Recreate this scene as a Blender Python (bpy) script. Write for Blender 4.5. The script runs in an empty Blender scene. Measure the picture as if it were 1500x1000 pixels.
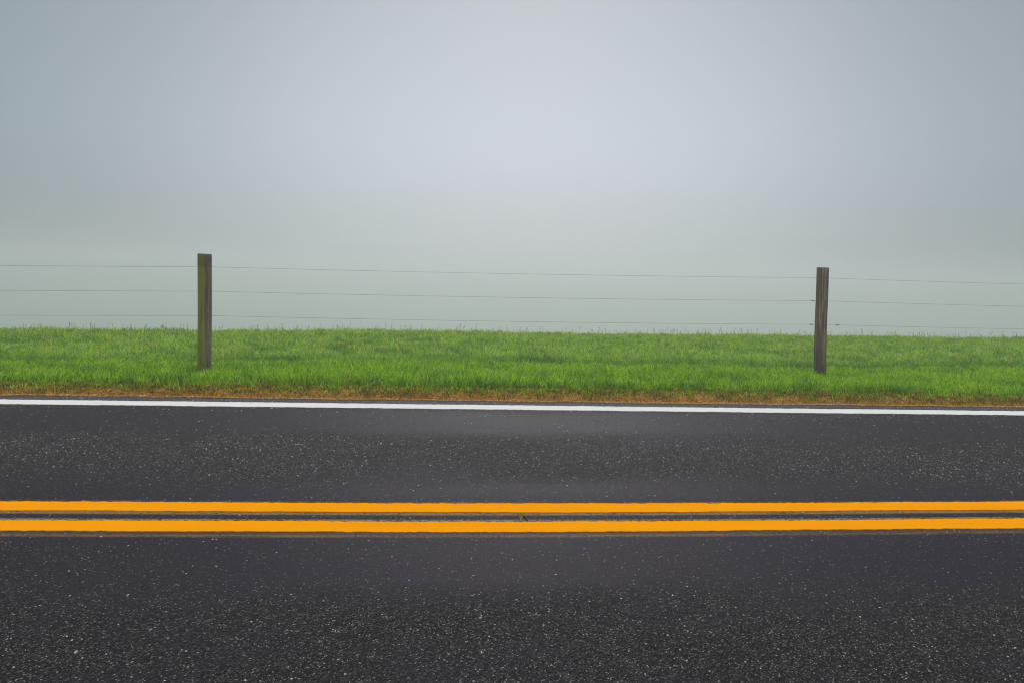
import bpy, bmesh, math, random
import numpy as np
from mathutils import Vector, noise

random.seed(4)
rng = np.random.default_rng(7)
scene = bpy.context.scene
COL = scene.collection
ROLL = 0.0262
YAW = math.atan(0.076)
CAM_H = 1.3

# ------------------------------------------------------------------ helpers
def link(o, parent=None):
    COL.objects.link(o)
    if parent is not None:
        o.parent = parent
    return o

def tag(o, label=None, cat=None, group=None, kind=None):
    if label: o["label"] = label
    if cat: o["category"] = cat
    if group: o["group"] = group
    if kind: o["kind"] = kind
    return o

def np_mesh(name, verts, faces_flat, loop_totals, mat, parent=None, smooth=False):
    """mesh from numpy arrays (fast path for large meshes)"""
    me = bpy.data.meshes.new(name)
    nv = len(verts)
    me.vertices.add(nv)
    me.vertices.foreach_set("co", np.ascontiguousarray(verts, dtype=np.float32).ravel())
    me.loops.add(len(faces_flat))
    me.loops.foreach_set("vertex_index", np.ascontiguousarray(faces_flat, dtype=np.int32))
    me.polygons.add(len(loop_totals))
    starts = np.concatenate(([0], np.cumsum(loop_totals)[:-1])).astype(np.int32)
    me.polygons.foreach_set("loop_start", starts)
    me.polygons.foreach_set("loop_total", np.asarray(loop_totals, dtype=np.int32))
    me.polygons.foreach_set("use_smooth", np.full(len(loop_totals), smooth, dtype=bool))
    me.materials.append(mat)
    me.update(calc_edges=True)
    o = bpy.data.objects.new(name, me)
    return link(o, parent)

def grid_mesh(name, xs, ys, zfun, mat, parent=None, smooth=True):
    X, Y = np.meshgrid(xs, ys)
    Z = zfun(X, Y)
    v = np.stack([X.ravel(), Y.ravel(), Z.ravel()], 1)
    nx, ny = len(xs), len(ys)
    i = np.arange(nx - 1); j = np.arange(ny - 1)
    I, J = np.meshgrid(i, j)
    a = (J * nx + I).ravel()
    f = np.stack([a, a + 1, a + nx + 1, a + nx], 1)
    return np_mesh(name, v, f.ravel(), np.full(len(f), 4), mat, parent, smooth)

def vnoise(X, Y, scale, seed=0):
    """cheap smooth value noise, numpy, range 0..1"""
    x = X * scale + seed * 17.31; y = Y * scale + seed * 7.77
    xi = np.floor(x).astype(np.int64); yi = np.floor(y).astype(np.int64)
    fx = x - xi; fy = y - yi
    fx = fx * fx * (3 - 2 * fx); fy = fy * fy * (3 - 2 * fy)
    def h(a, b):
        n = (a * 374761393 + b * 668265263 + seed * 1442695) & 0x7fffffff
        n = ((n ^ (n >> 13)) * 1274126177) & 0x7fffffff
        return ((n ^ (n >> 16)) & 0xffff) / 65535.0
    return (h(xi, yi) * (1 - fx) + h(xi + 1, yi) * fx) * (1 - fy) + \
           (h(xi, yi + 1) * (1 - fx) + h(xi + 1, yi + 1) * fx) * fy

def sstep(a, b, x):
    t = np.clip((x - a) / (b - a), 0, 1)
    return t * t * (3 - 2 * t)

# ------------------------------------------------------------------ node helpers
class NT:
    def __init__(self, name):
        self.m = bpy.data.materials.new(name)
        self.m.use_nodes = True
        self.t = self.m.node_tree
        self.t.nodes.clear()
        self.out = self.t.nodes.new("ShaderNodeOutputMaterial")
    def n(self, typ, **kw):
        nd = self.t.nodes.new(typ)
        for k, v in kw.items():
            setattr(nd, k, v)
        return nd
    def l(self, a, b):
        self.t.links.new(a, b)
    def setin(self, sock, v):
        if isinstance(v, bpy.types.NodeSocket):
            self.l(v, sock)
        else:
            sock.default_value = v
    def math(self, op, a, b=0.0, clamp=False):
        nd = self.n("ShaderNodeMath", operation=op, use_clamp=clamp)
        self.setin(nd.inputs[0], a); self.setin(nd.inputs[1], b)
        return nd.outputs[0]
    def mix(self, f, a, b, blend="MIX"):
        nd = self.n("ShaderNodeMix", data_type="RGBA", blend_type=blend)
        self.setin(nd.inputs[0], f)
        self.setin(nd.inputs[6], a if isinstance(a, bpy.types.NodeSocket) else (*a, 1))
        self.setin(nd.inputs[7], b if isinstance(b, bpy.types.NodeSocket) else (*b, 1))
        return nd.outputs[2]
    def rng(self, v, a, b, c=0.0, d=1.0, smooth=True):
        nd = self.n("ShaderNodeMapRange")
        if smooth: nd.interpolation_type = "SMOOTHSTEP"
        self.setin(nd.inputs[0], v)
        nd.inputs[1].default_value = a; nd.inputs[2].default_value = b
        nd.inputs[3].default_value = c; nd.inputs[4].default_value = d
        return nd.outputs[0]
    def noise(self, vec, scale, detail=3, rough=0.5):
        nd = self.n("ShaderNodeTexNoise")
        self.l(vec, nd.inputs["Vector"])
        nd.inputs["Scale"].default_value = scale
        nd.inputs["Detail"].default_value = detail
        nd.inputs["Roughness"].default_value = rough
        return nd.outputs["Fac"]
    def voro(self, vec, scale, feature="F1"):
        nd = self.n("ShaderNodeTexVoronoi", feature=feature)
        self.l(vec, nd.inputs["Vector"])
        nd.inputs["Scale"].default_value = scale
        return nd
    def coords(self, scale=None):
        tc = self.n("ShaderNodeTexCoord")
        if scale is None:
            return tc.outputs["Object"]
        mp = self.n("ShaderNodeMapping")
        mp.inputs["Scale"].default_value = scale
        self.l(tc.outputs["Object"], mp.inputs["Vector"])
        return mp.outputs[0]
    def sep(self, vec):
        nd = self.n("ShaderNodeSeparateXYZ")
        self.l(vec, nd.inputs[0])
        return nd.outputs
    def ramp(self, f, stops, interp="LINEAR"):
        nd = self.n("ShaderNodeValToRGB")
        cr = nd.color_ramp; cr.interpolation = interp
        while len(cr.elements) < len(stops): cr.elements.new(0.5)
        for e, (p, c) in zip(cr.elements, stops):
            e.position = p
            e.color = (*c, 1) if isinstance(c, tuple) else (c, c, c, 1)
        self.l(f, nd.inputs[0])
        return nd.outputs[0]
    def bump(self, h, strength, dist):
        nd = self.n("ShaderNodeBump")
        nd.inputs["Strength"].default_value = strength
        nd.inputs["Distance"].default_value = dist
        self.l(h, nd.inputs["Height"])
        return nd.outputs[0]
    def bsdf(self, color, rough=0.6, normal=None, spec=0.5):
        b = self.n("ShaderNodeBsdfPrincipled")
        self.setin(b.inputs["Base Color"], color if isinstance(color, bpy.types.NodeSocket) else (*color, 1))
        self.setin(b.inputs["Roughness"], rough)
        self.setin(b.inputs["Specular IOR Level"], spec)
        if normal is not None: self.l(normal, b.inputs["Normal"])
        self.l(b.outputs[0], self.out.inputs[0])
        return b

# ------------------------------------------------------------------ shapes of the place
def bow_np(X):
    """the centre lines bow a few centimetres towards the near side"""
    return 0.058 * (1 - np.exp(-((X - 0.35) ** 2) / 8.0))

def road_edge(X):
    return 6.905 + 0.045 * (vnoise(X, X * 0, 0.9, 3) - 0.5) + 0.03 * (vnoise(X, X * 0, 5.0, 5) - 0.5) \
        + 0.012 * (vnoise(X, X * 0, 23.0, 6) - 0.5)

def crest_y(X):
    return 12.35 + 0.11 * np.clip(X, -14, 22)

def ground_z(X, Y):
    e = 6.905
    lip = 0.075 * sstep(e + 0.0, e + 0.26, Y) - 0.022
    fence_rise = 0.02 * sstep(7.6, 9.6, Y) * (1 + 0.5 * np.clip(X, -6, 8) / 6)
    fence_rise = fence_rise + 0.105 * sstep(8.7, 12.6, Y)
    c = crest_y(X)
    u = np.maximum(Y - c, 0)
    drop = -40.0 * (1 - np.exp(-u / 170.0))
    hill = 37.0 * sstep(330, 1000, Y)
    bump = (0.05 * (vnoise(X, Y, 0.35, 1) - 0.5) + 0.025 * (vnoise(X, Y, 1.3, 2) - 0.5)) * sstep(e + 0.05, e + 0.7, Y)
    near = -0.022 * (1 - sstep(0.0, 0.35, -Y + 0.3)) * (Y < 3)
    z = lip + fence_rise + drop + hill + bump
    z = np.where(Y < e, -0.022, z)
    return z

# ------------------------------------------------------------------ materials
def mat_asphalt():
    t = NT("asphalt")
    P = t.coords()
    xyz = t.sep(P)
    X, Y = xyz[0], xyz[1]
    wob = t.noise(t.coords((0.35, 1.6, 1)), 1.0, 4, 0.6)
    wob2 = t.noise(P, 9.0, 3, 0.6)
    Yw = t.math("ADD", Y, t.math("MULTIPLY", t.math("SUBTRACT", wob, 0.5), 0.55))
    Yw = t.math("ADD", Yw, t.math("MULTIPLY", t.math("SUBTRACT", wob2, 0.5), 0.25))
    # left part of the near lane is coarser for longer
    lft = t.math("MULTIPLY", t.rng(X, -2.6, -0.7, 1.0, 0.0), t.rng(Y, 3.55, 3.0, 0.0, 1.0))
    Yn = t.math("DIVIDE", Yw, 8.0)
    coarse = t.ramp(Yn, [(0.0, 0.9), (1.7 / 8, 0.9), (2.55 / 8, 0.9), (2.9 / 8, 0.16), (3.35 / 8, 0.16), (3.6 / 8, 0.42),
                         (3.85 / 8, 0.28), (4.12 / 8, 0.12), (4.55 / 8, 0.85), (5.15 / 8, 0.92), (5.6 / 8, 0.14), (6.25 / 8, 0.12),
                         (6.5 / 8, 0.5), (6.8 / 8, 0.62)])
    coarse = t.math("ADD", coarse, t.math("MULTIPLY", lft, 0.45), clamp=True)
    patch = t.noise(t.coords((1.0, 1.7, 1)), 1.1, 4, 0.65)
    coarse = t.math("MULTIPLY", coarse, t.rng(patch, 0.25, 0.7, 0.6, 1.25), clamp=True)
    # bitumen colour
    tone = t.noise(t.coords((0.5, 2.2, 1)), 1.6, 5, 0.6)
    base_s = t.mix(tone, (0.0125, 0.0095, 0.020), (0.024, 0.020, 0.035))
    base_c = t.mix(tone, (0.008, 0.0075, 0.009), (0.016, 0.015, 0.0175))
    col = t.mix(coarse, base_s, base_c)
    # fine and coarse aggregate; every stone its own colour
    warp = t.n("ShaderNodeVectorMath", operation="ADD")
    wn = t.n("ShaderNodeTexNoise"); t.l(P, wn.inputs["Vector"]); wn.inputs["Scale"].default_value = 130
    ws = t.n("ShaderNodeVectorMath", operation="SCALE"); t.l(wn.outputs["Color"], ws.inputs[0]); ws.inputs["Scale"].default_value = 0.006
    t.l(P, warp.inputs[0]); t.l(ws.outputs[0], warp.inputs[1])
    W = warp.outputs[0]
    v1 = t.voro(W, 95); v2 = t.voro(W, 190); v3 = t.voro(W, 48)
    farlane = t.math("MULTIPLY", t.rng(Y, 3.9, 4.4, 0.0, 0.075), coarse)
    def stones(v, thr_c, thr_s, size, tints):
        dthr = thr_c - thr_s
        cs = t.sep(v.outputs["Color"])
        r, g, b = cs[0], cs[1], cs[2]
        thr_s = t.math("SUBTRACT", thr_s, farlane)
        thr = t.math("ADD", thr_s, t.math("MULTIPLY", coarse, dthr))
        on = t.rng(t.math("SUBTRACT", r, thr), 0.0, 0.012)
        rad = t.math("MULTIPLY", t.math("ADD", 0.35, t.math("MULTIPLY", b, 0.65)), size)
        disc = t.rng(t.math("SUBTRACT", rad, v.outputs["Distance"]), 0.0, 0.12)
        return t.math("MULTIPLY", on, disc), t.ramp(g, tints)
    gray = t.sep(v2.outputs["Color"])
    col = t.mix(t.math("MULTIPLY", coarse, t.rng(gray[0], 0.25, 0.9, 0.0, 0.85)), col, t.ramp(gray[1], [(0, (0.03, 0.029, 0.03)), (0.6, (0.06, 0.057, 0.056)), (1, (0.13, 0.125, 0.12))]))
    pit = t.rng(t.math("MULTIPLY", coarse, t.rng(gray[2], 0.6, 0.9)), 0.15, 0.8, 0.0, 0.85)
    col = t.mix(pit, col, (0.010, 0.010, 0.011))
    m2, c2 = stones(v2, 0.88, 0.978, 0.66, [(0, (0.07, 0.068, 0.067)), (0.5, (0.14, 0.135, 0.13)), (1, (0.36, 0.34, 0.32))])
    col = t.mix(m2, col, c2)
    m1, c1 = stones(v1, 0.945, 0.992, 0.55, [(0, (0.11, 0.10, 0.09)), (0.4, (0.18, 0.175, 0.17)), (0.75, (0.34, 0.33, 0.32)), (1, (0.7, 0.69, 0.67))])
    col = t.mix(m1, col, c1)
    m3, c3 = stones(v3, 0.994, 0.9992, 0.34, [(0, (0.22, 0.19, 0.17)), (0.5, (0.45, 0.43, 0.42)), (1, (0.8, 0.79, 0.78))])
    col = t.mix(m3, col, c3)
    # worn remains of older yellow paint and grime beside today's centre lines
    dx = t.math("SUBTRACT", X, 0.35)
    bow = t.math("MULTIPLY", t.math("SUBTRACT", 1.0, t.math("POWER", 2.71828, t.math("MULTIPLY", t.math("MULTIPLY", dx, dx), -0.125))), 0.058)
    Yb = t.math("SUBTRACT", Y, bow)
    worn = t.noise(P, 60, 4, 0.75)
    worn2 = t.noise(t.coords((1, 3, 1)), 3.0, 3, 0.6)
    def band(a, b, soft=0.012):
        return t.math("MULTIPLY", t.rng(Yb, a - soft, a + soft), t.rng(Yb, b - soft, b + soft, 1.0, 0.0))
    def paint(col, a, b, c, lo, hi, k):
        m = t.math("MULTIPLY", band(a, b), t.rng(t.math("ADD", worn, t.math("MULTIPLY", t.math("SUBTRACT", worn2, 0.5), 0.35)), lo, hi))
        return t.mix(t.math("MULTIPLY", m, k), col, c)
    col = paint(col, 3.355, 3.43, (0.20, 0.12, 0.05), 0.36, 0.56, 0.75)
    col = paint(col, 3.385, 3.43, (0.05, 0.022, 0.012), 0.40, 0.6, 0.8)
    col = paint(col, 3.54, 3.592, (0.36, 0.27, 0.13), 0.40, 0.56, 0.85)
    col = paint(col, 3.66, 3.71, (0.34, 0.17, 0.03), 0.34, 0.52, 0.85)
    col = paint(col, 3.83, 3.868, (0.27, 0.20, 0.10), 0.46, 0.6, 0.7)
    # short dark crack and a few tar spots in the far lane
    ck = t.noise(t.coords((3.0, 1, 1)), 2.0, 4, 0.7)
    cy = t.math("ADD", 5.352, t.math("MULTIPLY", t.math("SUBTRACT", ck, 0.5), 0.05))
    cd = t.math("ABSOLUTE", t.math("SUBTRACT", Y, cy))
    cw = t.math("MULTIPLY", t.rng(X, 2.10, 2.4), t.rng(X, 2.75, 2.9, 1.0, 0.0))
    cw = t.math("MULTIPLY", cw, t.rng(t.noise(P, 14, 2), 0.34, 0.46))
    col = t.mix(t.math("MULTIPLY", t.rng(cd, 0.008, 0.022, 1.0, 0.0), t.math("MULTIPLY", cw, 0.92)), col, (0.006, 0.006, 0.007))
    spots = t.voro(t.coords((1.2, 2.2, 1)), 1.3)
    sr = t.sep(spots.outputs["Color"])[0]
    sp = t.math("MULTIPLY", t.rng(spots.outputs["Distance"], 0.03, 0.07, 1.0, 0.0), t.rng(sr, 0.72, 0.74))
    col = t.mix(t.math("MULTIPLY", sp, 0.7), col, (0.010, 0.010, 0.011))
    # pale dust against the verge
    dust = t.math("MULTIPLY", t.rng(Y, 6.84, 6.93), t.rng(worn, 0.42, 0.6))
    col = t.mix(t.math("MULTIPLY", dust, 0.35), col, (0.28, 0.17, 0.09))
    shoulder = t.rng(Yw, 6.66, 6.72, 0.0, 0.6)
    col = t.mix(shoulder, col, t.ramp(gray[1], [(0, (0.05, 0.05, 0.056)), (1, (0.16, 0.158, 0.168))]))
    # relief
    h = t.math("ADD", t.math("MULTIPLY", v1.outputs["Distance"], -0.6), t.math("MULTIPLY", v2.outputs["Distance"], -0.5))
    h = t.math("MULTIPLY", h, t.math("ADD", 0.16, t.math("MULTIPLY", coarse, 0.84)))
    h = t.math("ADD", h, t.math("MULTIPLY", m1, 0.12))
    nrm = t.bump(h, 0.85, 0.006)
    rough = t.math("ADD", t.math("ADD", 0.60, t.math("MULTIPLY", coarse, 0.22)), t.math("MULTIPLY", t.math("SUBTRACT", tone, 0.5), 0.1))
    t.bsdf(col, rough, nrm, 0.06)
    return t.m

def mat_paint(name, c1, c2, wear_col, wear):
    t = NT(name)
    P = t.coords()
    n1 = t.noise(t.coords((1, 2.5, 1)), 2.2, 4, 0.6)
    col = t.mix(n1, c1, c2)
    grit = t.noise(P, 150, 3, 0.7)
    col = t.mix(t.rng(grit, 0.62, 0.72, 0.0, wear), col, wear_col)
    big = t.noise(t.coords((1, 4, 1)), 26, 3, 0.7)
    col = t.mix(t.rng(big, 0.68, 0.76, 0.0, wear * 1.3), col, wear_col)
    v = t.voro(P, 120)
    h = t.math("ADD", t.math("MULTIPLY", v.outputs["Distance"], -1.0), t.math("MULTIPLY", grit, 0.5))
    t.bsdf(col, 0.55, t.bump(h, 0.5, 0.003), 0.0)
    return t.m

def leafy(name, color_fn, trans=0.35, rough=0.6, spec=0.08):
    t = NT(name)
    col = color_fn(t)
    b = t.n("ShaderNodeBsdfPrincipled")
    t.l(col, b.inputs["Base Color"]); b.inputs["Roughness"].default_value = rough
    b.inputs["Specular IOR Level"].default_value = spec
    tr = t.n("ShaderNodeBsdfTranslucent"); t.l(col, tr.inputs["Color"])
    mx = t.n("ShaderNodeMixShader"); mx.inputs[0].default_value = trans
    t.l(b.outputs[0], mx.inputs[1]); t.l(tr.outputs[0], mx.inputs[2])
    t.l(mx.outputs[0], t.out.inputs[0])
    return t.m

def mat_grass():
    def f(t):
        P = t.coords()
        rnd = t.n("ShaderNodeNewGeometry").outputs["Random Per Island"]
        xyz = t.sep(P)
        n1 = t.noise(t.coords((0.7, 1.3, 1)), 1.3, 4, 0.65)
        n2 = t.noise(t.coords((1, 1.5, 1)), 5.0, 3, 0.6)
        field = t.rng(t.math("ADD", t.math("SUBTRACT", xyz[1], t.math("MULTIPLY", xyz[0], 0.05)), t.math("MULTIPLY", t.math("SUBTRACT", n1, 0.5), 0.8)), 8.3, 9.4)
        verge = t.ramp(rnd, [(0.0, (0.085, 0.23, 0.0)), (0.35, (0.23, 0.48, 0.0)), (0.7, (0.42, 0.72, 0.0)), (0.9, (0.62, 0.88, 0.04)), (1.0, (0.75, 0.82, 0.25))])
        past = t.ramp(rnd, [(0.0, (0.12, 0.30, 0.0)), (0.4, (0.36, 0.62, 0.02)), (0.75, (0.60, 0.86, 0.07)), (0.9, (0.78, 0.92, 0.25)), (0.94, (0.72, 0.62, 0.28)), (1.0, (0.80, 0.68, 0.42))])
        c = t.mix(field, verge, past)
        blue = t.math("MULTIPLY", t.rng(n2, 0.46, 0.64), t.math("ADD", 0.18, t.math("MULTIPLY", field, 0.5)))
        c = t.mix(blue, c, t.ramp(rnd, [(0, (0.06, 0.27, 0.04)), (1, (0.30, 0.66, 0.22))]))
        yel = t.math("MULTIPLY", t.rng(n1, 0.55, 0.75), 0.45)
        c = t.mix(yel, c, t.ramp(rnd, [(0, (0.24, 0.38, 0.0)), (1, (0.62, 0.80, 0.05))]))
        far = t.math("MULTIPLY", t.rng(xyz[1], 10.8, 13.0), 0.4)
        c = t.mix(far, c, t.ramp(rnd, [(0, (0.27, 0.42, 0.035)), (0.8, (0.48, 0.68, 0.09)), (1, (0.68, 0.66, 0.22))]))
        # dry, tan patches; a darker strip paints the shade just behind the fence line
        n3 = t.noise(t.coords((1, 1.8, 1)), 2.3, 4, 0.7)
        c = t.mix(t.math("MULTIPLY", t.rng(n3, 0.54, 0.68), t.math("ADD", 0.12, t.math("MULTIPLY", field, 0.5))), c, t.ramp(rnd, [(0, (0.24, 0.22, 0.06)), (1, (0.70, 0.58, 0.30))]))
        n4 = t.noise(t.coords((0.8, 1.2, 1)), 3.4, 3, 0.6)
        deep = t.ramp(rnd, [(0, (0.035, 0.15, 0.012)), (1, (0.20, 0.46, 0.06))])
        c = t.mix(t.math("MULTIPLY", t.rng(n4, 0.48, 0.64), 0.72), c, deep)
        sl = t.math("SUBTRACT", xyz[1], t.math("MULTIPLY", xyz[0], 0.05))
        strip = t.math("MULTIPLY", t.rng(sl, 8.6, 8.95), t.rng(sl, 9.0, 9.6, 1.0, 0.0))
        c = t.mix(t.math("MULTIPLY", strip, t.rng(n1, 0.35, 0.6, 0.1, 0.75)), c, deep)
        return c
    return leafy("grass_blades", f, 0.45)

def mat_thatch():
    def f(t):
        P = t.coords()
        rnd = t.n("ShaderNodeNewGeometry").outputs["Random Per Island"]
        n = t.noise(t.coords((1, 1, 1)), 6.0, 4, 0.7)
        y = t.sep(P)[1]
        dark = t.ramp(rnd, [(0, (0.12, 0.095, 0.004)), (0.3, (0.32, 0.26, 0.012)), (0.6, (0.60, 0.34, 0.03)), (0.85, (0.80, 0.50, 0.08)), (1, (0.88, 0.68, 0.22))])
        tan = t.ramp(rnd, [(0, (0.38, 0.15, 0.02)), (0.5, (0.68, 0.32, 0.05)), (1, (0.85, 0.58, 0.2))])
        k = t.math("ADD", t.rng(n, 0.50, 0.66, 0.0, 0.5), t.rng(y, 6.99, 6.93, 0.0, 0.8), clamp=True)
        c = t.mix(k, dark, tan)
        cl = t.noise(t.coords((1, 1.6, 1)), 11.0, 3, 0.6)
        c = t.mix(t.math("MULTIPLY", t.rng(cl, 0.36, 0.52), t.rng(y, 6.96, 7.04, 0.0, 0.92)), c, t.ramp(rnd, [(0, (0.05, 0.055, 0.003)), (0.6, (0.17, 0.19, 0.010)), (1, (0.42, 0.42, 0.04))]))
        k2 = t.math("MULTIPLY", t.rng(y, 7.24, 7.40), t.rng(n, 0.3, 0.6, 0.6, 0.1))
        return t.mix(k2, c, t.ramp(rnd, [(0, (0.07, 0.11, 0.01)), (1, (0.22, 0.16, 0.04))]))
    return leafy("dead_thatch", f, 0.15, 0.8, 0.1)

def mat_ground():
    t = NT("soil_and_turf")
    P = t.coords()
    y = t.sep(P)[1]
    n = t.noise(P, 5.0, 5, 0.65)
    nf = t.noise(P, 45.0, 4, 0.7)
    soil = t.mix(nf, (0.26, 0.11, 0.025), (0.60, 0.30, 0.085))
    turf = t.mix(n, (0.035, 0.085, 0.010), (0.075, 0.14, 0.02))
    c = t.mix(t.rng(y, 7.1, 7.4), soil, turf)
    n2 = t.noise(t.coords((0.06, 0.09, 1)), 1.0, 4, 0.6)
    pasture = t.mix(n2, (0.05, 0.17, 0.03), (0.09, 0.24, 0.045))
    c = t.mix(t.rng(y, 13.0, 20.0), c, pasture)
    t.bsdf(c, 0.9, t.bump(nf, 0.6, 0.01), 0.15)
    return t.m

def mat_post(name, moss):
    t = NT(name)
    P = t.coords()
    xyz = t.sep(P)
    gr = t.noise(t.coords((26, 26, 1.1)), 1.6, 5, 0.65)
    gr2 = t.noise(t.coords((60, 60, 2.2)), 1.8, 4, 0.7)
    blot = t.noise(t.coords((6, 6, 2.6)), 1.7, 4, 0.6)
    col = t.ramp(gr, [(0.28, (0.05, 0.040, 0.030)), (0.44, (0.16, 0.125, 0.090)), (0.56, (0.29, 0.24, 0.18)), (0.72, (0.48, 0.41, 0.32))])
    col = t.mix(t.rng(gr2, 0.56, 0.70, 0.0, 0.75), col, (0.022, 0.019, 0.017))
    col = t.mix(t.rng(blot, 0.5, 0.75, 0.0, 0.6), col, (0.22, 0.20, 0.18) if not moss else (0.15, 0.13, 0.115))
    # darker towards the foot
    col = t.mix(t.rng(xyz[2], 0.55, 0.05, 0.0, 0.45), col, (0.055, 0.040, 0.040))
    if moss:
        m = t.math("ADD", t.math("MULTIPLY", xyz[0], -9.0), t.math("MULTIPLY", t.math("SUBTRACT", gr, 0.5), 1.9))
        m = t.math("ADD", m, t.math("MULTIPLY", t.math("SUBTRACT", blot, 0.5), 1.0))
        col = t.mix(t.rng(m, -0.45, 0.30, 0.0, 0.9), col, t.mix(gr2, (0.12, 0.17, 0.004), (0.34, 0.40, 0.03)))
        hz = t.math("MULTIPLY", t.rng(xyz[2], 1.18, 1.21), t.rng(blot, 0.35, 0.5))
        col = t.mix(t.math("MULTIPLY", hz, 0.3), col, (0.045, 0.05, 0.03))
    else:
        m = t.math("ADD", t.math("MULTIPLY", xyz[0], 8.0), t.math("MULTIPLY", t.math("SUBTRACT", gr, 0.5), 1.6))
        col = t.mix(t.rng(m, 0.1, 0.7, 0.0, 0.40), col, (0.07, 0.105, 0.055))
    h = t.math("ADD", t.math("MULTIPLY", gr, 0.7), t.math("MULTIPLY", gr2, -0.6))
    t.bsdf(col, 0.88, t.bump(h, 0.9, 0.012), 0.2)
    return t.m

def mat_wire():
    t = NT("weathered_wire")
    n = t.noise(t.coords(), 30, 3)
    c = t.mix(n, (0.17, 0.17, 0.16), (0.26, 0.24, 0.21))
    b = t.bsdf(c, 0.6, None, 0.4)
    b.inputs["Metallic"].default_value = 0.35
    return t.m

def mat_plain(name, c1, c2, scale=60, rough=0.8, spec=0.2):
    t = NT(name)
    n = t.noise(t.coords(), scale, 3, 0.6)
    t.bsdf(t.mix(t.rng(n, 0.35, 0.65), c1, c2), rough, t.bump(n, 0.4, 0.002), spec)
    return t.m

M_ASPH = mat_asphalt()
M_YEL = mat_paint("yellow_road_paint", (0.86, 0.295, 0.0), (0.96, 0.375, 0.0), (0.30, 0.13, 0.015), 0.6)
M_WHI = mat_paint("white_road_paint", (0.80, 0.80, 0.78), (0.70, 0.70, 0.685), (0.34, 0.33, 0.31), 0.45)
M_GRASS = mat_grass()
M_THATCH = mat_thatch()
M_GROUND = mat_ground()
M_WIRE = mat_wire()

# ------------------------------------------------------------------ ground and road
xs = np.unique(np.concatenate([np.linspace(-900, -30, 55), np.linspace(-30, -14, 33), np.arange(-14, 18.01, 0.12), np.linspace(18, 36, 37), np.linspace(36, 900, 55)]))
ys = np.unique(np.concatenate([np.linspace(-420, -10, 30), np.linspace(-10, 6.7, 12), np.arange(6.8, 7.4, 0.03), np.arange(7.4, 16, 0.12),
                               np.linspace(16, 60, 60), np.linspace(60, 1000, 130)]))
ground = grid_mesh("ground", xs, ys, ground_z, M_GROUND)
tag(ground, "green pasture and verge soil falling away into the fog behind the fence", "ground", kind="structure")

# road sheet with slightly ragged far edge
rx = np.unique(np.concatenate([np.linspace(-420, -14, 60), np.arange(-14, 18, 0.03), np.linspace(18, 420, 60)]))
far = road_edge(rx)
rows = [np.full_like(rx, 0.28), np.full_like(rx, 2.0), np.full_like(rx, 3.6), np.full_like(rx, 5.2), far]
v = []
for r_i, yy in enumerate(rows):
    v.append(np.stack([rx, yy, np.zeros_like(rx)], 1))
v.append(np.stack([rx, far + 0.006, np.full_like(rx, -0.03)], 1))
v = np.concatenate(v)
n = len(rx)
fa = []
for k in range(5):
    a = k * n + np.arange(n - 1)
    fa.append(np.stack([a, a + 1, a + n + 1, a + n], 1))
fa = np.concatenate(fa)
road = np_mesh("road", v, fa.ravel(), np.full(len(fa), 4), M_ASPH)
tag(road, "dark two lane asphalt road speckled with pale aggregate", "road", kind="structure")

def stripe(name, y0, y1, mat, label, bow=True, seed=0, z=0.004, w=0.0025):
    """painted line: a thin film with slightly irregular edges"""
    x = np.unique(np.concatenate([np.linspace(-400, -14, 80), np.arange(-14, 18, 0.012), np.linspace(18, 400, 80)]))
    off = bow_np(x) if bow else x * 0
    e = lambda s: w * 2 * (vnoise(x, x * 0, 9.0, seed + s) - 0.5) + w * 2.4 * (vnoise(x, x * 0, 45.0, seed + s + 1) - 0.5) + w * 2.5 * (vnoise(x, x * 0, 1.2, seed + s + 2) - 0.5)
    lo = y0 + off + e(10); hi = y1 + off + e(20)
    rows = [np.stack([x, lo, np.full_like(x, 0.0005)], 1), np.stack([x, lo + 0.001, np.full_like(x, z)], 1),
            np.stack([x, (lo + hi) / 2, np.full_like(x, z)], 1),
            np.stack([x, hi - 0.001, np.full_like(x, z)], 1), np.stack([x, hi, np.full_like(x, 0.0005)], 1)]
    vv = np.concatenate(rows); n = len(x); ff = []
    for k in range(4):
        a = k * n + np.arange(n - 1)
        ff.append(np.stack([a, a + 1, a + n + 1, a + n], 1))
    ff = np.concatenate(ff)
    o = np_mesh(name, vv, ff.ravel(), np.full(len(ff), 4), mat, road)
    o["label"] = label
    return o

stripe("yellow_line", 3.418, 3.556, M_YEL, "nearer solid yellow centre line", seed=1, w=0.0038)
stripe("yellow_line", 3.698, 3.836, M_YEL, "farther solid yellow centre line", seed=40, w=0.0038)
stripe("white_line", 6.492, 6.700, M_WHI, "solid white edge line beside the grass verge", bow=False, seed=80, w=0.006)

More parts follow.
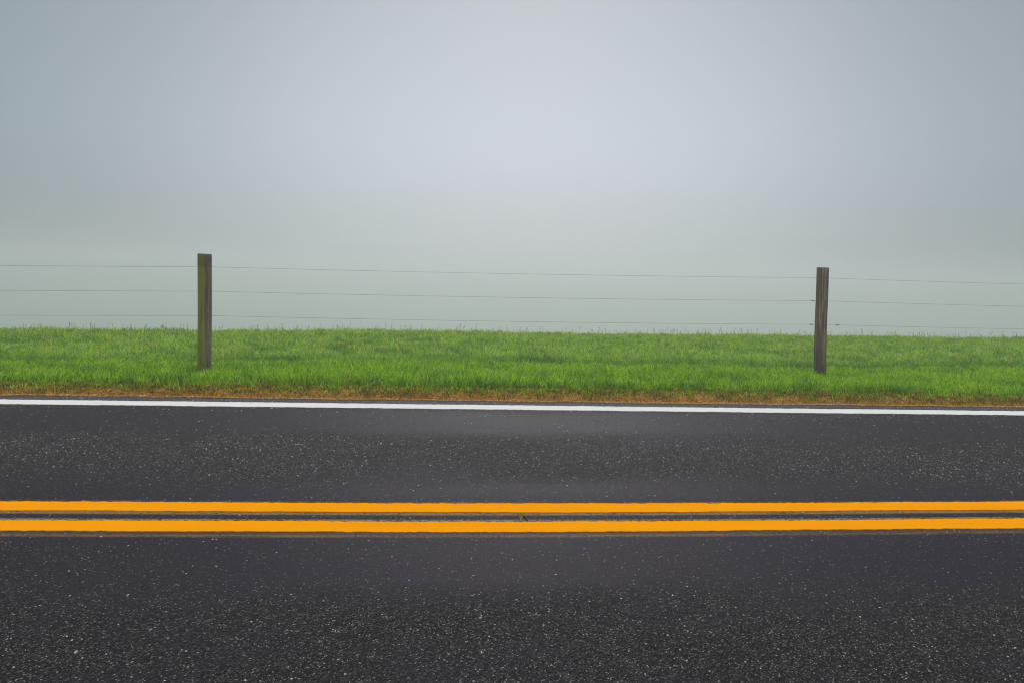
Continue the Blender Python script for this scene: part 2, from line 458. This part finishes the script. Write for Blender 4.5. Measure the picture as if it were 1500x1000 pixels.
# ------------------------------------------------------------------ stone chips standing proud of the binder
def chips(n_, xa, xb, ya, yb):
    X = rng.uniform(xa, xb, n_); Y = rng.uniform(ya, yb, n_)
    Yw = Y + 0.5 * (vnoise(X, Y, 0.6, 51) - 0.5) + 0.2 * (vnoise(X, Y, 3.0, 52) - 0.5)
    dens = np.interp(Yw, [1.5, 2.5, 2.9, 3.35, 3.55, 3.62, 3.8, 4.15, 4.5, 5.15, 5.55, 6.2, 6.45, 6.9],
                         [0.36, 0.33, 0.08, 0.07, 0.35, 0.40, 0.16, 0.12, 0.75, 1.0, 0.13, 0.13, 0.50, 0.85])
    dens = np.maximum(dens, 0.5 * sstep(-0.7, -2.4, X) * (Y < 3.4)) if False else dens + 0.35 * (1 - sstep(-2.4, -0.7, X)) * (Y < 3.35)
    dens = dens * (0.35 + 0.9 * vnoise(X, Y, 1.4, 53)) * (0.5 + vnoise(X, Y, 7.0, 54))
    k = (rng.random(n_) < dens) & (Y < road_edge(X) - 0.01)
    off = bow_np(X)
    for a_, b_ in ((3.412, 3.562), (3.692, 3.842)):
        k &= ~((Y > a_ + off) & (Y < b_ + off))
    k &= ~((Y > 6.484) & (Y < 6.708))
    X, Y = X[k], Y[k]; n_ = len(X)
    r = 0.0016 + 0.0032 * rng.random(n_) ** 2.2 + 0.003 * (rng.random(n_) < 0.008)
    r = r * np.interp(Y, [2, 4, 6.9], [0.95, 1.2, 1.35])
    asp = rng.uniform(0.55, 1.0, n_); rot = rng.uniform(0, np.pi, n_)
    h = r * rng.uniform(0.35, 0.85, n_)
    vs = []
    for q in range(5):
        an = q * 2 * np.pi / 5 + rng.normal(0, 0.2, n_)
        ex, ey = np.cos(an) * r, np.sin(an) * r * asp
        vs.append(np.stack([X + ex * np.cos(rot) - ey * np.sin(rot), Y + ex * np.sin(rot) + ey * np.cos(rot), np.full(n_, -0.0004)], 1))
    for q in range(3):
        an = q * 2 * np.pi / 3 + rng.normal(0, 0.3, n_)
        ex, ey = np.cos(an) * r * 0.5, np.sin(an) * r * asp * 0.5
        vs.append(np.stack([X + ex * np.cos(rot) - ey * np.sin(rot), Y + ex * np.sin(rot) + ey * np.cos(rot), h * rng.uniform(0.7, 1.1, n_)], 1))
    V = np.stack(vs, 1).reshape(-1, 3)
    tri = np.array([[0, 1, 5], [1, 6, 5], [1, 2, 6], [2, 3, 6], [3, 7, 6], [3, 4, 7], [4, 5, 7], [4, 0, 5], [5, 6, 7]])
    F = ((np.arange(n_) * 8)[:, None, None] + tri[None]).ravel()
    t = NT("stone_chips")
    rnd = t.n("ShaderNodeNewGeometry").outputs["Random Per Island"]
    col = t.ramp(rnd, [(0, (0.03, 0.029, 0.03)), (0.45, (0.08, 0.077, 0.078)), (0.72, (0.20, 0.195, 0.19)), (0.82, (0.28, 0.22, 0.18)), (0.92, (0.40, 0.39, 0.375)), (1.0, (0.72, 0.71, 0.69))])
    t.bsdf(col, 0.7, None, 0.2)
    return np_mesh("stone_chips", V, F, np.full(n_ * 9, 3), t.m)
ch = chips(330000, -7.5, 9.5, 1.6, 6.93)
tag(ch, "pale aggregate chips showing in the worn asphalt surface", "gravel", kind="stuff")

# ------------------------------------------------------------------ grass
def blades(name, X, Y, H, W, lean, mat, zoff=0.0, curl=0.5, flat=False):
    N = len(X)
    Z = ground_z(X, Y) + zoff
    a = rng.uniform(0, 2 * np.pi, N)          # blade plane
    la = rng.uniform(0, 2 * np.pi, N)         # lean direction
    cx, cy = np.cos(a) * W / 2, np.sin(a) * W / 2
    lx, ly = np.cos(la) * lean * H, np.sin(la) * lean * H
    b0 = np.stack([X - cx, Y - cy, Z], 1); b1 = np.stack([X + cx, Y + cy, Z], 1)
    hm = 0.58
    mx, my, mz = X + lx * (1 - curl) * hm, Y + ly * (1 - curl) * hm, Z + H * hm
    m0 = np.stack([mx - cx * 0.8, my - cy * 0.8, mz], 1); m1 = np.stack([mx + cx * 0.8, my + cy * 0.8, mz], 1)
    tz = Z + H * np.sqrt(np.clip(1 - (lean * 0.75) ** 2, 0.1, 1))
    tp = np.stack([X + lx, Y + ly, tz], 1)
    V = np.stack([b0, b1, m1, m0, tp], 1).reshape(-1, 3)
    base = (np.arange(N) * 5)[:, None]
    q = base + np.array([[0, 1, 2, 3]]); tr = base + np.array([[3, 2, 4]])
    F = np.concatenate([q, tr], 1).ravel()
    T = np.tile([4, 3], N)
    return np_mesh(name, V, F, T, mat)

def scatter(y0, y1, dens, margin=3.0):
    xa = -0.70 * y1 - margin; xb = 0.92 * y1 + margin
    n = int((xb - xa) * (y1 - y0) * dens)
    X = rng.uniform(xa, xb, n); Y = rng.uniform(y0, y1, n)
    keep = (X > -0.70 * Y - margin) & (X < 0.92 * Y + margin)
    return X[keep], Y[keep]

parts = [scatter(7.06, 8.6, 4600), scatter(8.6, 10.5, 2700), scatter(10.5, 13.2, 1800), scatter(13.2, 17.5, 1000)]
X = np.concatenate([p[0] for p in parts]); Y = np.concatenate([p[1] for p in parts])
keep = Y < crest_y(X) + 3.0
X, Y = X[keep], Y[keep]
clump = vnoise(X, Y, 9.0, 11); clump2 = vnoise(X, Y, 2.2, 12); fine = vnoise(X, Y, 22.0, 13)
fline = 8.30 + 0.05 * X
verge = 1 - sstep(fline + 0.25, fline + 0.7, Y + 0.5 * (clump2 - 0.5))
front = sstep(7.27, 7.42, Y + 0.10 * (clump - 0.5) + 0.06 * (clump2 - 0.5))
H = (0.055 + 0.05 * clump + 0.045 * clump2 + 0.035 * fine) * (0.6 + 0.6 * rng.random(len(X)))
H = H * (0.85 + 0.25 * verge) * (0.35 + 0.65 * front)
dip = np.exp(-((Y - fline - 0.55) / 0.22) ** 2)
H = H * (1 - 0.35 * dip * (clump2 > 0.35))
H = H * (1 - 0.6 * np.exp(-((X + 2.35) / 0.35) ** 2 - ((Y - 8.16) / 0.07) ** 2))
keep = rng.random(len(X)) < (0.45 + 0.55 * sstep(0.2, 0.55, clump)) * (0.4 + 0.6 * front)
X, Y, H = X[keep], Y[keep], H[keep]
W = rng.uniform(0.004, 0.0095, len(X)) * (1 + 0.06 * np.clip(Y - 8, 0, 8))
for px_, py_ in ((-2.903, 8.099), (4.665, 8.486)):       # trodden, thinner grass at the foot of the posts
    H = H * (1 - 0.72 * np.exp(-((X - px_) / 0.12) ** 2 - ((Y - py_ + 0.16) / 0.2) ** 2))
H = H * (1 - 0.30 * sstep(11.2, 13.0, Y))
lean = rng.uniform(0.15, 1.15, len(X))
grass = blades("grass", X, Y, H, W, lean, M_GRASS)
tag(grass, "dense bright green grass on the verge and around the fence posts", "grass", kind="stuff")

# a second layer: longer tufts and thin seed stalks
def tufts():
    xs_, ys_, hs, ws, ln = [], [], [], [], []
    X0, Y0 = scatter(7.40, 14.5, 6.5)
    for x, y in zip(X0, Y0):
        k = random.randint(14, 34); s = random.uniform(0.02, 0.06)
        h = random.uniform(0.07, 0.125)
        xs_.append(rng.normal(x, s, k)); ys_.append(rng.normal(y, s, k))
        hs.append(rng.uniform(0.6, 1.15, k) * h); ws.append(rng.uniform(0.004, 0.009, k)); ln.append(rng.uniform(0.2, 0.95, k))
    return [np.concatenate(q) for q in (xs_, ys_, hs, ws, ln)]
tx, ty, th, tw, tl = tufts()
k = ty > 7.28
for px_, py_ in ((-2.903, 8.099), (4.665, 8.486)):
    k &= ~((abs(tx - px_) < 0.14) & (ty < py_ + 0.1) & (ty > py_ - 0.45))
g2 = blades("tufted_grass", tx[k], ty[k], th[k], tw[k], tl[k], M_GRASS)
tag(g2, "longer leafy tufts standing out of the short green grass", "grass", kind="stuff")

def stalks():
    X0, Y0 = scatter(9.5, 15.0, 14)
    kk = Y0 < crest_y(X0) + 0.6
    X0, Y0 = X0[kk], Y0[kk]
    X1 = rng.uniform(-9.5, 14.5, 50); Y1 = crest_y(X1) + rng.uniform(-1.2, 0.3, 50)
    X0 = np.concatenate([X0, X1]); Y0 = np.concatenate([Y0, Y1])
    n = len(X0)
    H = rng.uniform(0.11, 0.19, n); H[-50:] = rng.uniform(0.11, 0.23, 50)
    return X0, Y0, H
sx, sy, sh = stalks()
def mat_stalk():
    def f(t):
        rnd = t.n("ShaderNodeNewGeometry").outputs["Random Per Island"]
        return t.ramp(rnd, [(0, (0.25, 0.38, 0.08)), (0.6, (0.45, 0.50, 0.18)), (0.85, (0.50, 0.38, 0.25)), (1, (0.58, 0.42, 0.32))])
    return leafy("seed_stalks", f, 0.2, 0.7, 0.1)
M_STALK = mat_stalk()
N = len(sx)
bs = ground_z(sx, sy)
la = rng.uniform(0, 2 * np.pi, N); le = rng.uniform(0.0, 0.25, N) * sh
ttx, tty = sx + np.cos(la) * le, sy + np.sin(la) * le
w1, w2 = 0.0022, rng.uniform(0.003, 0.007, N)
hz = 0.72
mxx, myy = sx + (ttx - sx) * hz, sy + (tty - sy) * hz
V = []
for (px_, py_, pz_, ww) in ((sx, sy, bs, w1), (mxx, myy, bs + sh * hz, w1), ((mxx + ttx) / 2, (myy + tty) / 2, bs + sh * 0.86, w2 * 0.9), (ttx, tty, bs + sh, w1)):
    for q in range(3):
        an = q * 2 * np.pi / 3
        V.append(np.stack([px_ + np.cos(an) * ww, py_ + np.sin(an) * ww, pz_], 1))
V = np.stack(V, 1).reshape(-1, 3)
F = []
for r_ in range(3):
    for q in range(3):
        F.append([r_ * 3 + q, r_ * 3 + (q + 1) % 3, (r_ + 1) * 3 + (q + 1) % 3, (r_ + 1) * 3 + q])
F = (np.arange(N) * 12)[:, None, None] + np.array(F)[None]
st = np_mesh("seed_stalks", V, F.ravel(), np.full(N * 9, 4), M_STALK)
tag(st, "thin brownish seed stalks rising above the grass at its far edge", "grass", kind="stuff")

# brown clipped thatch along the asphalt
X, Y = scatter(6.90, 7.46, 9800, 2.0)
ed = road_edge(X)
d = Y - ed
cl = vnoise(X, Y, 12.0, 21); cl2 = vnoise(X, Y, 3.0, 22); bare = vnoise(X, X * 0 + 5, 2.6, 24)
keep = (d > 0.004 + 0.035 * bare * (rng.random(len(X)) < 0.8)) & (rng.random(len(X)) < 0.35 + 0.75 * sstep(0.02, 0.09, d))
keep &= (d < 0.47 + 0.08 * (cl2 - 0.5))
X, Y, d, cl = X[keep], Y[keep], d[keep], cl[keep]
H = (0.010 + 0.045 * cl ** 1.5) * (0.5 + rng.random(len(X))) * (0.35 + 0.65 * sstep(0.0, 0.1, d))
th_o = blades("dry_grass", X, Y, H, rng.uniform(0.003, 0.007, len(X)), rng.uniform(0.4, 1.3, len(X)), M_THATCH)
tag(th_o, "strip of clipped brown and olive dead grass along the road edge", "dry grass", kind="stuff")

# orange straw litter lying at the very edge of the asphalt
n = 60000
X = rng.uniform(-10, 12, n); Y = road_edge(X) + np.abs(rng.normal(0, 1, n)) * (0.012 + 0.05 * vnoise(X, X * 0, 3.1, 31)) - 0.012
L = rng.uniform(0.008, 0.035, n); a = rng.normal(0, 0.9, n); Wd = rng.uniform(0.0015, 0.0035, n)
Z = np.maximum(ground_z(X, Y), np.where(Y < road_edge(X), 0.0, -1)) + rng.uniform(0.002, 0.010, n)
dx, dy = np.cos(a) * L / 2, np.sin(a) * L / 2
nx_, ny_ = -np.sin(a) * Wd, np.cos(a) * Wd
tz = rng.normal(0, 0.004, n)
V = np.stack([np.stack([X - dx - nx_, Y - dy - ny_, Z], 1), np.stack([X + dx - nx_, Y + dy - ny_, Z + np.abs(tz)], 1),
              np.stack([X + dx + nx_, Y + dy + ny_, Z + np.abs(tz) + 0.002], 1), np.stack([X - dx + nx_, Y - dy + ny_, Z + 0.002], 1)], 1).reshape(-1, 3)
F = ((np.arange(n) * 4)[:, None] + np.arange(4)[None]).ravel()
def f_straw(t):
    rnd = t.n("ShaderNodeNewGeometry").outputs["Random Per Island"]
    return t.ramp(rnd, [(0, (0.26, 0.10, 0.016)), (0.4, (0.52, 0.23, 0.035)), (0.75, (0.72, 0.40, 0.09)), (1, (0.85, 0.6, 0.25))])
sto = np_mesh("straw_litter", V, F, np.full(n, 4), leafy("straw", f_straw, 0.1, 0.8, 0.1))
tag(sto, "orange straw litter scattered along the edge of the asphalt", "straw", kind="stuff")

n = 9000
X = rng.uniform(-9, 12, n); Y = road_edge(X) + np.abs(rng.normal(0, 0.03, n)) * (0.3 + 1.4 * vnoise(X, X * 0, 2.2, 61)) - 0.01
r = rng.uniform(0.0015, 0.0045, n); zc_ = np.maximum(ground_z(X, Y), -0.002) + 0.001
oc = np.array([[1, 0, 0], [0, 1, 0], [-1, 0, 0], [0, -1, 0], [0.1, 0.1, 0.8]])
V = np.stack([X, Y, zc_], 1)[:, None, :] + r[:, None, None] * oc[None] * rng.uniform(0.6, 1.3, (n, 5, 1))
F = ((np.arange(n) * 5)[:, None, None] + np.array([[0, 1, 4], [1, 2, 4], [2, 3, 4], [3, 0, 4]])[None]).ravel()
tcr = NT("grit")
rg = tcr.n("ShaderNodeNewGeometry").outputs["Random Per Island"]
tcr.bsdf(tcr.ramp(rg, [(0, (0.03, 0.03, 0.032)), (0.6, (0.12, 0.10, 0.09)), (1, (0.5, 0.42, 0.34))]), 0.8, None, 0.2)
grit_o = np_mesh("roadside_grit", V.reshape(-1, 3), F, np.full(n * 4, 3), tcr.m)
tag(grit_o, "crumbs of asphalt and grit between the road edge and the dead grass", "gravel", kind="stuff")

# ------------------------------------------------------------------ fence
M_POST_A = mat_post("mossy_post_wood", True)
M_POST_B = mat_post("grey_post_wood", False)
fence = bpy.data.objects.new("wire_fence", None)
link(fence)
fence.location = (0.9, 8.293, 0.1)
fence.empty_display_size = 0.3
tag(fence, "three strand wire fence on round weathered wooden posts standing in the grass", "fence")
FL = Vector(fence.location)

def post_mesh(name, r0, r1, h, mat, seed, slant=0.0, segs=40):
    bm = bmesh.new()
    rows = [-0.35 + (h + 0.35 - 0.008) * i / 46 for i in range(47)]
    rings = []
    def rad(an, z, k):
        p = Vector((math.cos(an) * 1.3 + seed, math.sin(an) * 1.3, z * 0.5))
        g = noise.noise(Vector((math.cos(an) * 7 + seed, math.sin(an) * 7, z * 1.1)))
        crack = max(0.0, noise.noise(Vector((math.cos(an) * 12 + seed * 2, math.sin(an) * 12, z * 0.8))) - 0.28)
        return k * (1 + 0.045 * noise.noise(p) + 0.022 * g) - 0.020 * crack
    for z in rows:
        t = (z + 0.35) / (h + 0.35)
        k = r0 + (r1 - r0) * t
        ox = 0.010 * noise.noise(Vector((seed, 3.1, z * 0.9))); oy = 0.01 * noise.noise(Vector((seed, 9.1, z * 0.9)))
        rings.append([bm.verts.new((ox + rad(a, z, k) * math.cos(a), oy + rad(a, z, k) * math.sin(a),
                                    z + slant * math.cos(a) * k / r0 * (1 if z > h - 0.05 else 0))) for a in [2 * math.pi * i / segs for i in range(segs)]])
    # small chamfer, then a rough sawn top with a check in it
    for (kk, dz) in ((0.94, 0.008), (0.72, 0.009), (0.45, 0.007), (0.2, 0.008)):
        z = h - 0.008 + dz
        rings.append([bm.verts.new((rad(a, h, r1) * kk * math.cos(a), rad(a, h, r1) * kk * math.sin(a),
                                    z + slant * math.cos(a) * kk + 0.0015 * noise.noise(Vector((a * 3, kk * 9, seed))))) for a in [2 * math.pi * i / segs for i in range(segs)]])
    for r_a, r_b in zip(rings[:-1], rings[1:]):
        for i in range(segs):
            bm.faces.new((r_a[i], r_a[(i + 1) % segs], r_b[(i + 1) % segs], r_b[i]))
    bm.faces.new(rings[-1]); bm.faces.new(list(reversed(rings[0])))
    for f in bm.faces: f.smooth = True
    me = bpy.data.meshes.new(name); bm.to_mesh(me); bm.free()
    me.materials.append(mat)
    return me

def tube(bm, pts, r, segs=6):
    rings = []
    for i, p in enumerate(pts):
        d_ = (pts[min(i + 1, len(pts) - 1)] - pts[max(i - 1, 0)]).normalized()
        up = Vector((0, 0, 1)) if abs(d_.z) < 0.9 else Vector((1, 0, 0))
        s = d_.cross(up).normalized(); u = s.cross(d_).normalized()
        rings.append([bm.verts.new(p + (s * math.cos(2 * math.pi * k / segs) + u * math.sin(2 * math.pi * k / segs)) * r) for k in range(segs)])
    for a, b in zip(rings[:-1], rings[1:]):
        for k in range(segs):
            bm.faces.new((a[k], a[(k + 1) % segs], b[(k + 1) % segs], b[k]))
    bm.faces.new(list(reversed(rings[0]))); bm.faces.new(rings[-1])

def bm_obj(name, bm, mat, parent):
    for f in bm.faces: f.smooth = True
    bmesh.ops.recalc_face_normals(bm, faces=bm.faces)
    me = bpy.data.meshes.new(name); bm.to_mesh(me); bm.free()
    me.materials.append(mat)
    return link(bpy.data.objects.new(name, me), parent)

# x, y, foot z, height above foot, r foot, r top, material, lean, wire heights, label
POSTS = [
    (-10.45, 7.72, 0.06, 1.31, 0.078, 0.076, M_POST_B, 0.01, (1.175, 0.91, 0.64), None),
    (-2.903, 8.099, 0.08, 1.347, 0.071, 0.077, M_POST_A, -0.024, (1.278, 0.995, 0.713), "round wooden post with green algae down its left side"),
    (4.665, 8.486, 0.08, 1.395, 0.072, 0.0735, M_POST_B, -0.003, (1.342, 1.043, 0.735), "round grey brown wooden post with dark streaks in its grain"),
    (12.20, 8.87, 0.10, 1.36, 0.075, 0.073, M_POST_A, -0.01, (1.355, 1.05, 0.745), None),
]
anchors = []
for i, (x, y, z0, h, r0, r1, m, lean, wz, lab) in enumerate(POSTS):
    me = post_mesh("fence_post", r0, r1, h, m, 3.7 * i + 1.3, slant=-0.004 if i == 1 else 0.001)
    o = link(bpy.data.objects.new("fence_post", me), fence)
    o.location = Vector((x, y, z0)) - FL
    # posts in the frame stand square to the view axis of the slope: slight lean each
    o.rotation_euler = (0, lean, 0)
    if lab: o["label"] = lab
    row = []
    for k, wzk in enumerate(wz):
        hz_ = wzk - z0
        rr = r0 + (r1 - r0) * hz_ / h
        px_ = x + math.sin(lean) * hz_
        p = Vector((px_, y + rr + 0.004, wzk))
        row.append(p)
        # staple bent over the wire at the back of the post (sub-part of the post)
        bm = bmesh.new()
        q = Vector((math.sin(lean) * 0, rr, hz_))
        arc = [q + Vector((0, -0.015, 0.010)), q + Vector((0, 0.006, 0.010)), q + Vector((0, 0.011, 0.005)), q + Vector((0, 0.012, 0)),
               q + Vector((0, 0.011, -0.005)), q + Vector((0, 0.006, -0.010)), q + Vector((0, -0.015, -0.010))]
        tube(bm, arc, 0.002)
        bm_obj("staple", bm, M_WIRE, o)
    anchors.append(row)

for k in range(3):
    pts = []
    for a, b in zip(anchors[:-1], anchors[1:]):
        for s in range(40):
            t_ = s / 40
            p = a[k].lerp(b[k], t_)
            p.z -= 0.018 * 4 * t_ * (1 - t_)
            pts.append(p - FL)
    pts.append(anchors[-1][k] - FL)
    bm = bmesh.new()
    tube(bm, pts, 0.0015, 6)
    w = bm_obj("wire", bm, M_WIRE, fence)
    w["label"] = ("top wire strand", "middle wire strand", "bottom wire strand")[k]

def coil(c, length, r, turns):
    bm = bmesh.new()
    n_ = turns * 10
    tube(bm, [c + Vector((-length / 2 + length * i / n_, r * math.cos(i * 2 * math.pi / 10), r * math.sin(i * 2 * math.pi / 10))) for i in range(n_ + 1)], 0.002, 5)
    return bm
def on_wire(k, span, t_):
    a, b = anchors[span][k], anchors[span + 1][k]
    p = a.lerp(b, t_); p.z -= 0.018 * 4 * t_ * (1 - t_)
    return p - FL
for (k, span, t_, L_) in ((2, 2, 0.036, 0.05), (1, 1, 0.9895, 0.045), (2, 1, 0.988, 0.04)):
    c = on_wire(k, span, t_)
    o = bm_obj("wire_splice", coil(c, L_, 0.007, 5), M_WIRE, fence)

# ------------------------------------------------------------------ small dry leaf between the yellow lines
leaf = bpy.data.objects.new("fallen_leaf", None)
link(leaf); leaf.location = (0.365, 3.592, 0.004)
tag(leaf, "tiny curled green and brown leaf lying between the two yellow lines", "leaf")
bm = bmesh.new()
NL, NWd = 12, 6
gridv = []
for i in range(NL + 1):
    t_ = i / NL
    wd = 0.013 * math.sin(math.pi * min(1, t_ * 0.96 + 0.03)) ** 0.8 * (1 - 0.3 * t_)
    row = []
    for j in range(NWd + 1):
        s = (j / NWd - 0.5) * 2
        x = -0.012 + s * wd
        y = -0.022 + 0.05 * t_
        z = 0.003 + 0.020 * abs(s) ** 1.3 * math.sin(math.pi * t_) + 0.022 * t_ * t_ + 0.002 * noise.noise(Vector((x * 200, y * 200, 1)))
        row.append(bm.verts.new((x, y, z)))
    gridv.append(row)
for i in range(NL):
    for j in range(NWd):
        bm.faces.new((gridv[i][j], gridv[i + 1][j], gridv[i + 1][j + 1], gridv[i][j + 1]))
bl = bm_obj("leaf_blade", bm, mat_plain("leaf_green", (0.13, 0.16, 0.015), (0.36, 0.27, 0.04), 160), leaf)
md = bl.modifiers.new("thick", "SOLIDIFY"); md.thickness = 0.0007
bm = bmesh.new()
tube(bm, [Vector((-0.006, 0.030, 0.018)), Vector((0.002, 0.012, 0.014)), Vector((0.010, -0.006, 0.008)), Vector((0.022, -0.030, 0.003))], 0.0032, 7)
bm_obj("stem", bm, mat_plain("leaf_stem", (0.02, 0.012, 0.008), (0.05, 0.028, 0.015), 120), leaf)

# ------------------------------------------------------------------ haze
HX, HY0, HY1, HZ0, HZ1 = 910, -430, 1010, -42.0, 7.0
bm = bmesh.new()
bmesh.ops.create_cube(bm, size=1.0)
for v_ in bm.verts:
    v_.co = Vector((v_.co.x * 2 * HX, v_.co.y * (HY1 - HY0), (v_.co.z + 0.5) * (HZ1 - HZ0) + HZ0))
me = bpy.data.meshes.new("haze"); bm.to_mesh(me); bm.free()
t = NT("haze")
pv = t.n("ShaderNodeVolumePrincipled")
pv.inputs["Color"].default_value = (0.80, 0.835, 0.85, 1)
pv.inputs["Density"].default_value = 0.0066
pv.inputs["Anisotropy"].default_value = 0.45
t.l(pv.outputs[0], t.out.inputs["Volume"])
me.materials.append(t.m)
haze = link(bpy.data.objects.new("haze", me))
tag(haze, "thick pale morning fog hiding everything beyond the fence", "fog", kind="stuff")

# ------------------------------------------------------------------ sky and light
SUN_EL, SUN_AZ = math.radians(24), math.radians(6)      # azimuth measured from +Y towards +X
sd = Vector((math.sin(SUN_AZ) * math.cos(SUN_EL), math.cos(SUN_AZ) * math.cos(SUN_EL), math.sin(SUN_EL)))
world = bpy.data.worlds.new("World")
scene.world = world
world.use_nodes = True
wt = world.node_tree
wt.nodes.clear()
def wn(typ, **kw):
    nd = wt.nodes.new(typ)
    for k_, v_ in kw.items(): setattr(nd, k_, v_)
    return nd
out = wn("ShaderNodeOutputWorld")
sky = wn("ShaderNodeTexSky", sky_type="NISHITA", sun_disc=False)
sky.sun_elevation = SUN_EL; sky.sun_rotation = SUN_AZ
bg_sky = wn("ShaderNodeBackground"); bg_sky.inputs[1].default_value = 0.05
wt.links.new(sky.outputs[0], bg_sky.inputs[0])
# overcast fog layer: radiance by direction; a soft bright patch where the veiled sun stands
tc = wn("ShaderNodeTexCoord")
def wdot(vec):
    nd = wn("ShaderNodeVectorMath", operation="DOT_PRODUCT")
    wt.links.new(tc.outputs["Generated"], nd.inputs[0]); nd.inputs[1].default_value = vec
    return nd.outputs["Value"]
glow_dir = Vector((math.sin(YAW + 0.02) * math.cos(0.19), math.cos(YAW + 0.02) * math.cos(0.19), math.sin(0.19)))
ang = wn("ShaderNodeMath", operation="ARCCOSINE"); wt.links.new(wdot(glow_dir), ang.inputs[0])
ramp = wn("ShaderNodeValToRGB")
cr = ramp.color_ramp; cr.interpolation = "B_SPLINE"
stops = [(0.0, (0.60, 0.65, 0.73)), (0.09, (0.57, 0.62, 0.70)), (0.17, (0.37, 0.43, 0.49)), (0.26, (0.26, 0.325, 0.37)), (0.6, (0.27, 0.33, 0.37)), (1.0, (0.40, 0.45, 0.50))]
while len(cr.elements) < len(stops): cr.elements.new(0.5)
for e_, (p_, c_) in zip(cr.elements, stops): e_.position = p_; e_.color = (*c_, 1)
dv = wn("ShaderNodeMath", operation="DIVIDE"); wt.links.new(ang.outputs[0], dv.inputs[0]); dv.inputs[1].default_value = math.pi
wt.links.new(dv.outputs[0], ramp.inputs[0])
# brighter towards the zenith, as through the top of a fog bank
zr = wn("ShaderNodeMapRange"); zr.interpolation_type = "SMOOTHSTEP"
wt.links.new(wdot((0, 0, 1)), zr.inputs[0])
zr.inputs[1].default_value = 0.42; zr.inputs[2].default_value = 0.95; zr.inputs[3].default_value = 1.0; zr.inputs[4].default_value = 4.5
zc = wn("ShaderNodeMapRange"); wt.links.new(wdot((0, 0, 1)), zc.inputs[0]); zc.inputs[1].default_value = 0.42; zc.inputs[2].default_value = 0.8
zm = wn("ShaderNodeMix", data_type="RGBA"); wt.links.new(zc.outputs[0], zm.inputs[0])
wt.links.new(ramp.outputs[0], zm.inputs[6]); zm.inputs[7].default_value = (0.41, 0.405, 0.40, 1)
bg_fog = wn("ShaderNodeBackground")
wt.links.new(zm.outputs[2], bg_fog.inputs[0]); wt.links.new(zr.outputs[0], bg_fog.inputs[1])
veil = wn("ShaderNodeMapRange"); veil.interpolation_type = "SMOOTHSTEP"; wt.links.new(wdot((0, 0, 1)), veil.inputs[0])
veil.inputs[1].default_value = 0.12; veil.inputs[2].default_value = 0.45; veil.inputs[3].default_value = 1.0; veil.inputs[4].default_value = 0.86
low = wn("ShaderNodeMapRange"); low.interpolation_type = "SMOOTHERSTEP"; wt.links.new(wdot((0, 0, 1)), low.inputs[0])
low.inputs[1].default_value = -0.10; low.inputs[2].default_value = 0.24; low.inputs[3].default_value = 0.76; low.inputs[4].default_value = 1.0
lm = wn("ShaderNodeMath", operation="MULTIPLY"); wt.links.new(veil.outputs[0], lm.inputs[0]); wt.links.new(low.outputs[0], lm.inputs[1])
vm = wn("ShaderNodeMath", operation="MULTIPLY"); wt.links.new(lm.outputs[0], vm.inputs[0]); wt.links.new(zr.outputs[0], vm.inputs[1])
wt.links.new(vm.outputs[0], bg_fog.inputs[1])
mix = wn("ShaderNodeMixShader"); mix.inputs[0].default_value = 0.94
wt.links.new(bg_sky.outputs[0], mix.inputs[1]); wt.links.new(bg_fog.outputs[0], mix.inputs[2])
wt.links.new(mix.outputs[0], out.inputs[0])

sun = bpy.data.lights.new("sun", "SUN")
sun.energy = 1.0; sun.angle = math.radians(24); sun.color = (1.0, 0.965, 0.92)
so = link(bpy.data.objects.new("sun", sun))
so.rotation_euler = (-sd).to_track_quat("-Z", "Y").to_euler()
so.location = (0, 0, 40)

# ------------------------------------------------------------------ camera
cam = bpy.data.cameras.new("camera")
cam.sensor_width = 36; cam.lens = 24.0
cam.shift_y = -100 / 1500
cam.clip_start = 0.05; cam.clip_end = 3000
co = link(bpy.data.objects.new("camera", cam))
fwd = Vector((math.sin(YAW), math.cos(YAW), 0)); rt = Vector((math.cos(YAW), -math.sin(YAW), 0)); up = Vector((0, 0, 1))
c_, s_ = math.cos(ROLL), math.sin(ROLL)
ir = rt * c_ + up * s_            # image right axis
iu = -rt * s_ + up * c_           # image up axis
from mathutils import Matrix
m = Matrix((ir, iu, -fwd)).transposed().to_4x4()
m.translation = (0, 0, CAM_H)
co.matrix_world = m
scene.camera = co

# ------------------------------------------------------------------ render settings
scene.render.engine = "CYCLES"
cy = scene.cycles
cy.use_denoising = True
cy.denoising_prefilter = "ACCURATE"
cy.max_bounces = 6; cy.diffuse_bounces = 3; cy.transmission_bounces = 4; cy.volume_bounces = 1
cy.filter_width = 1.1
scene.view_settings.view_transform = "Standard"
scene.view_settings.look = "None"
scene.view_settings.exposure = 0.0
scene.view_settings.gamma = 1.0
scene.view_settings.use_curve_mapping = False
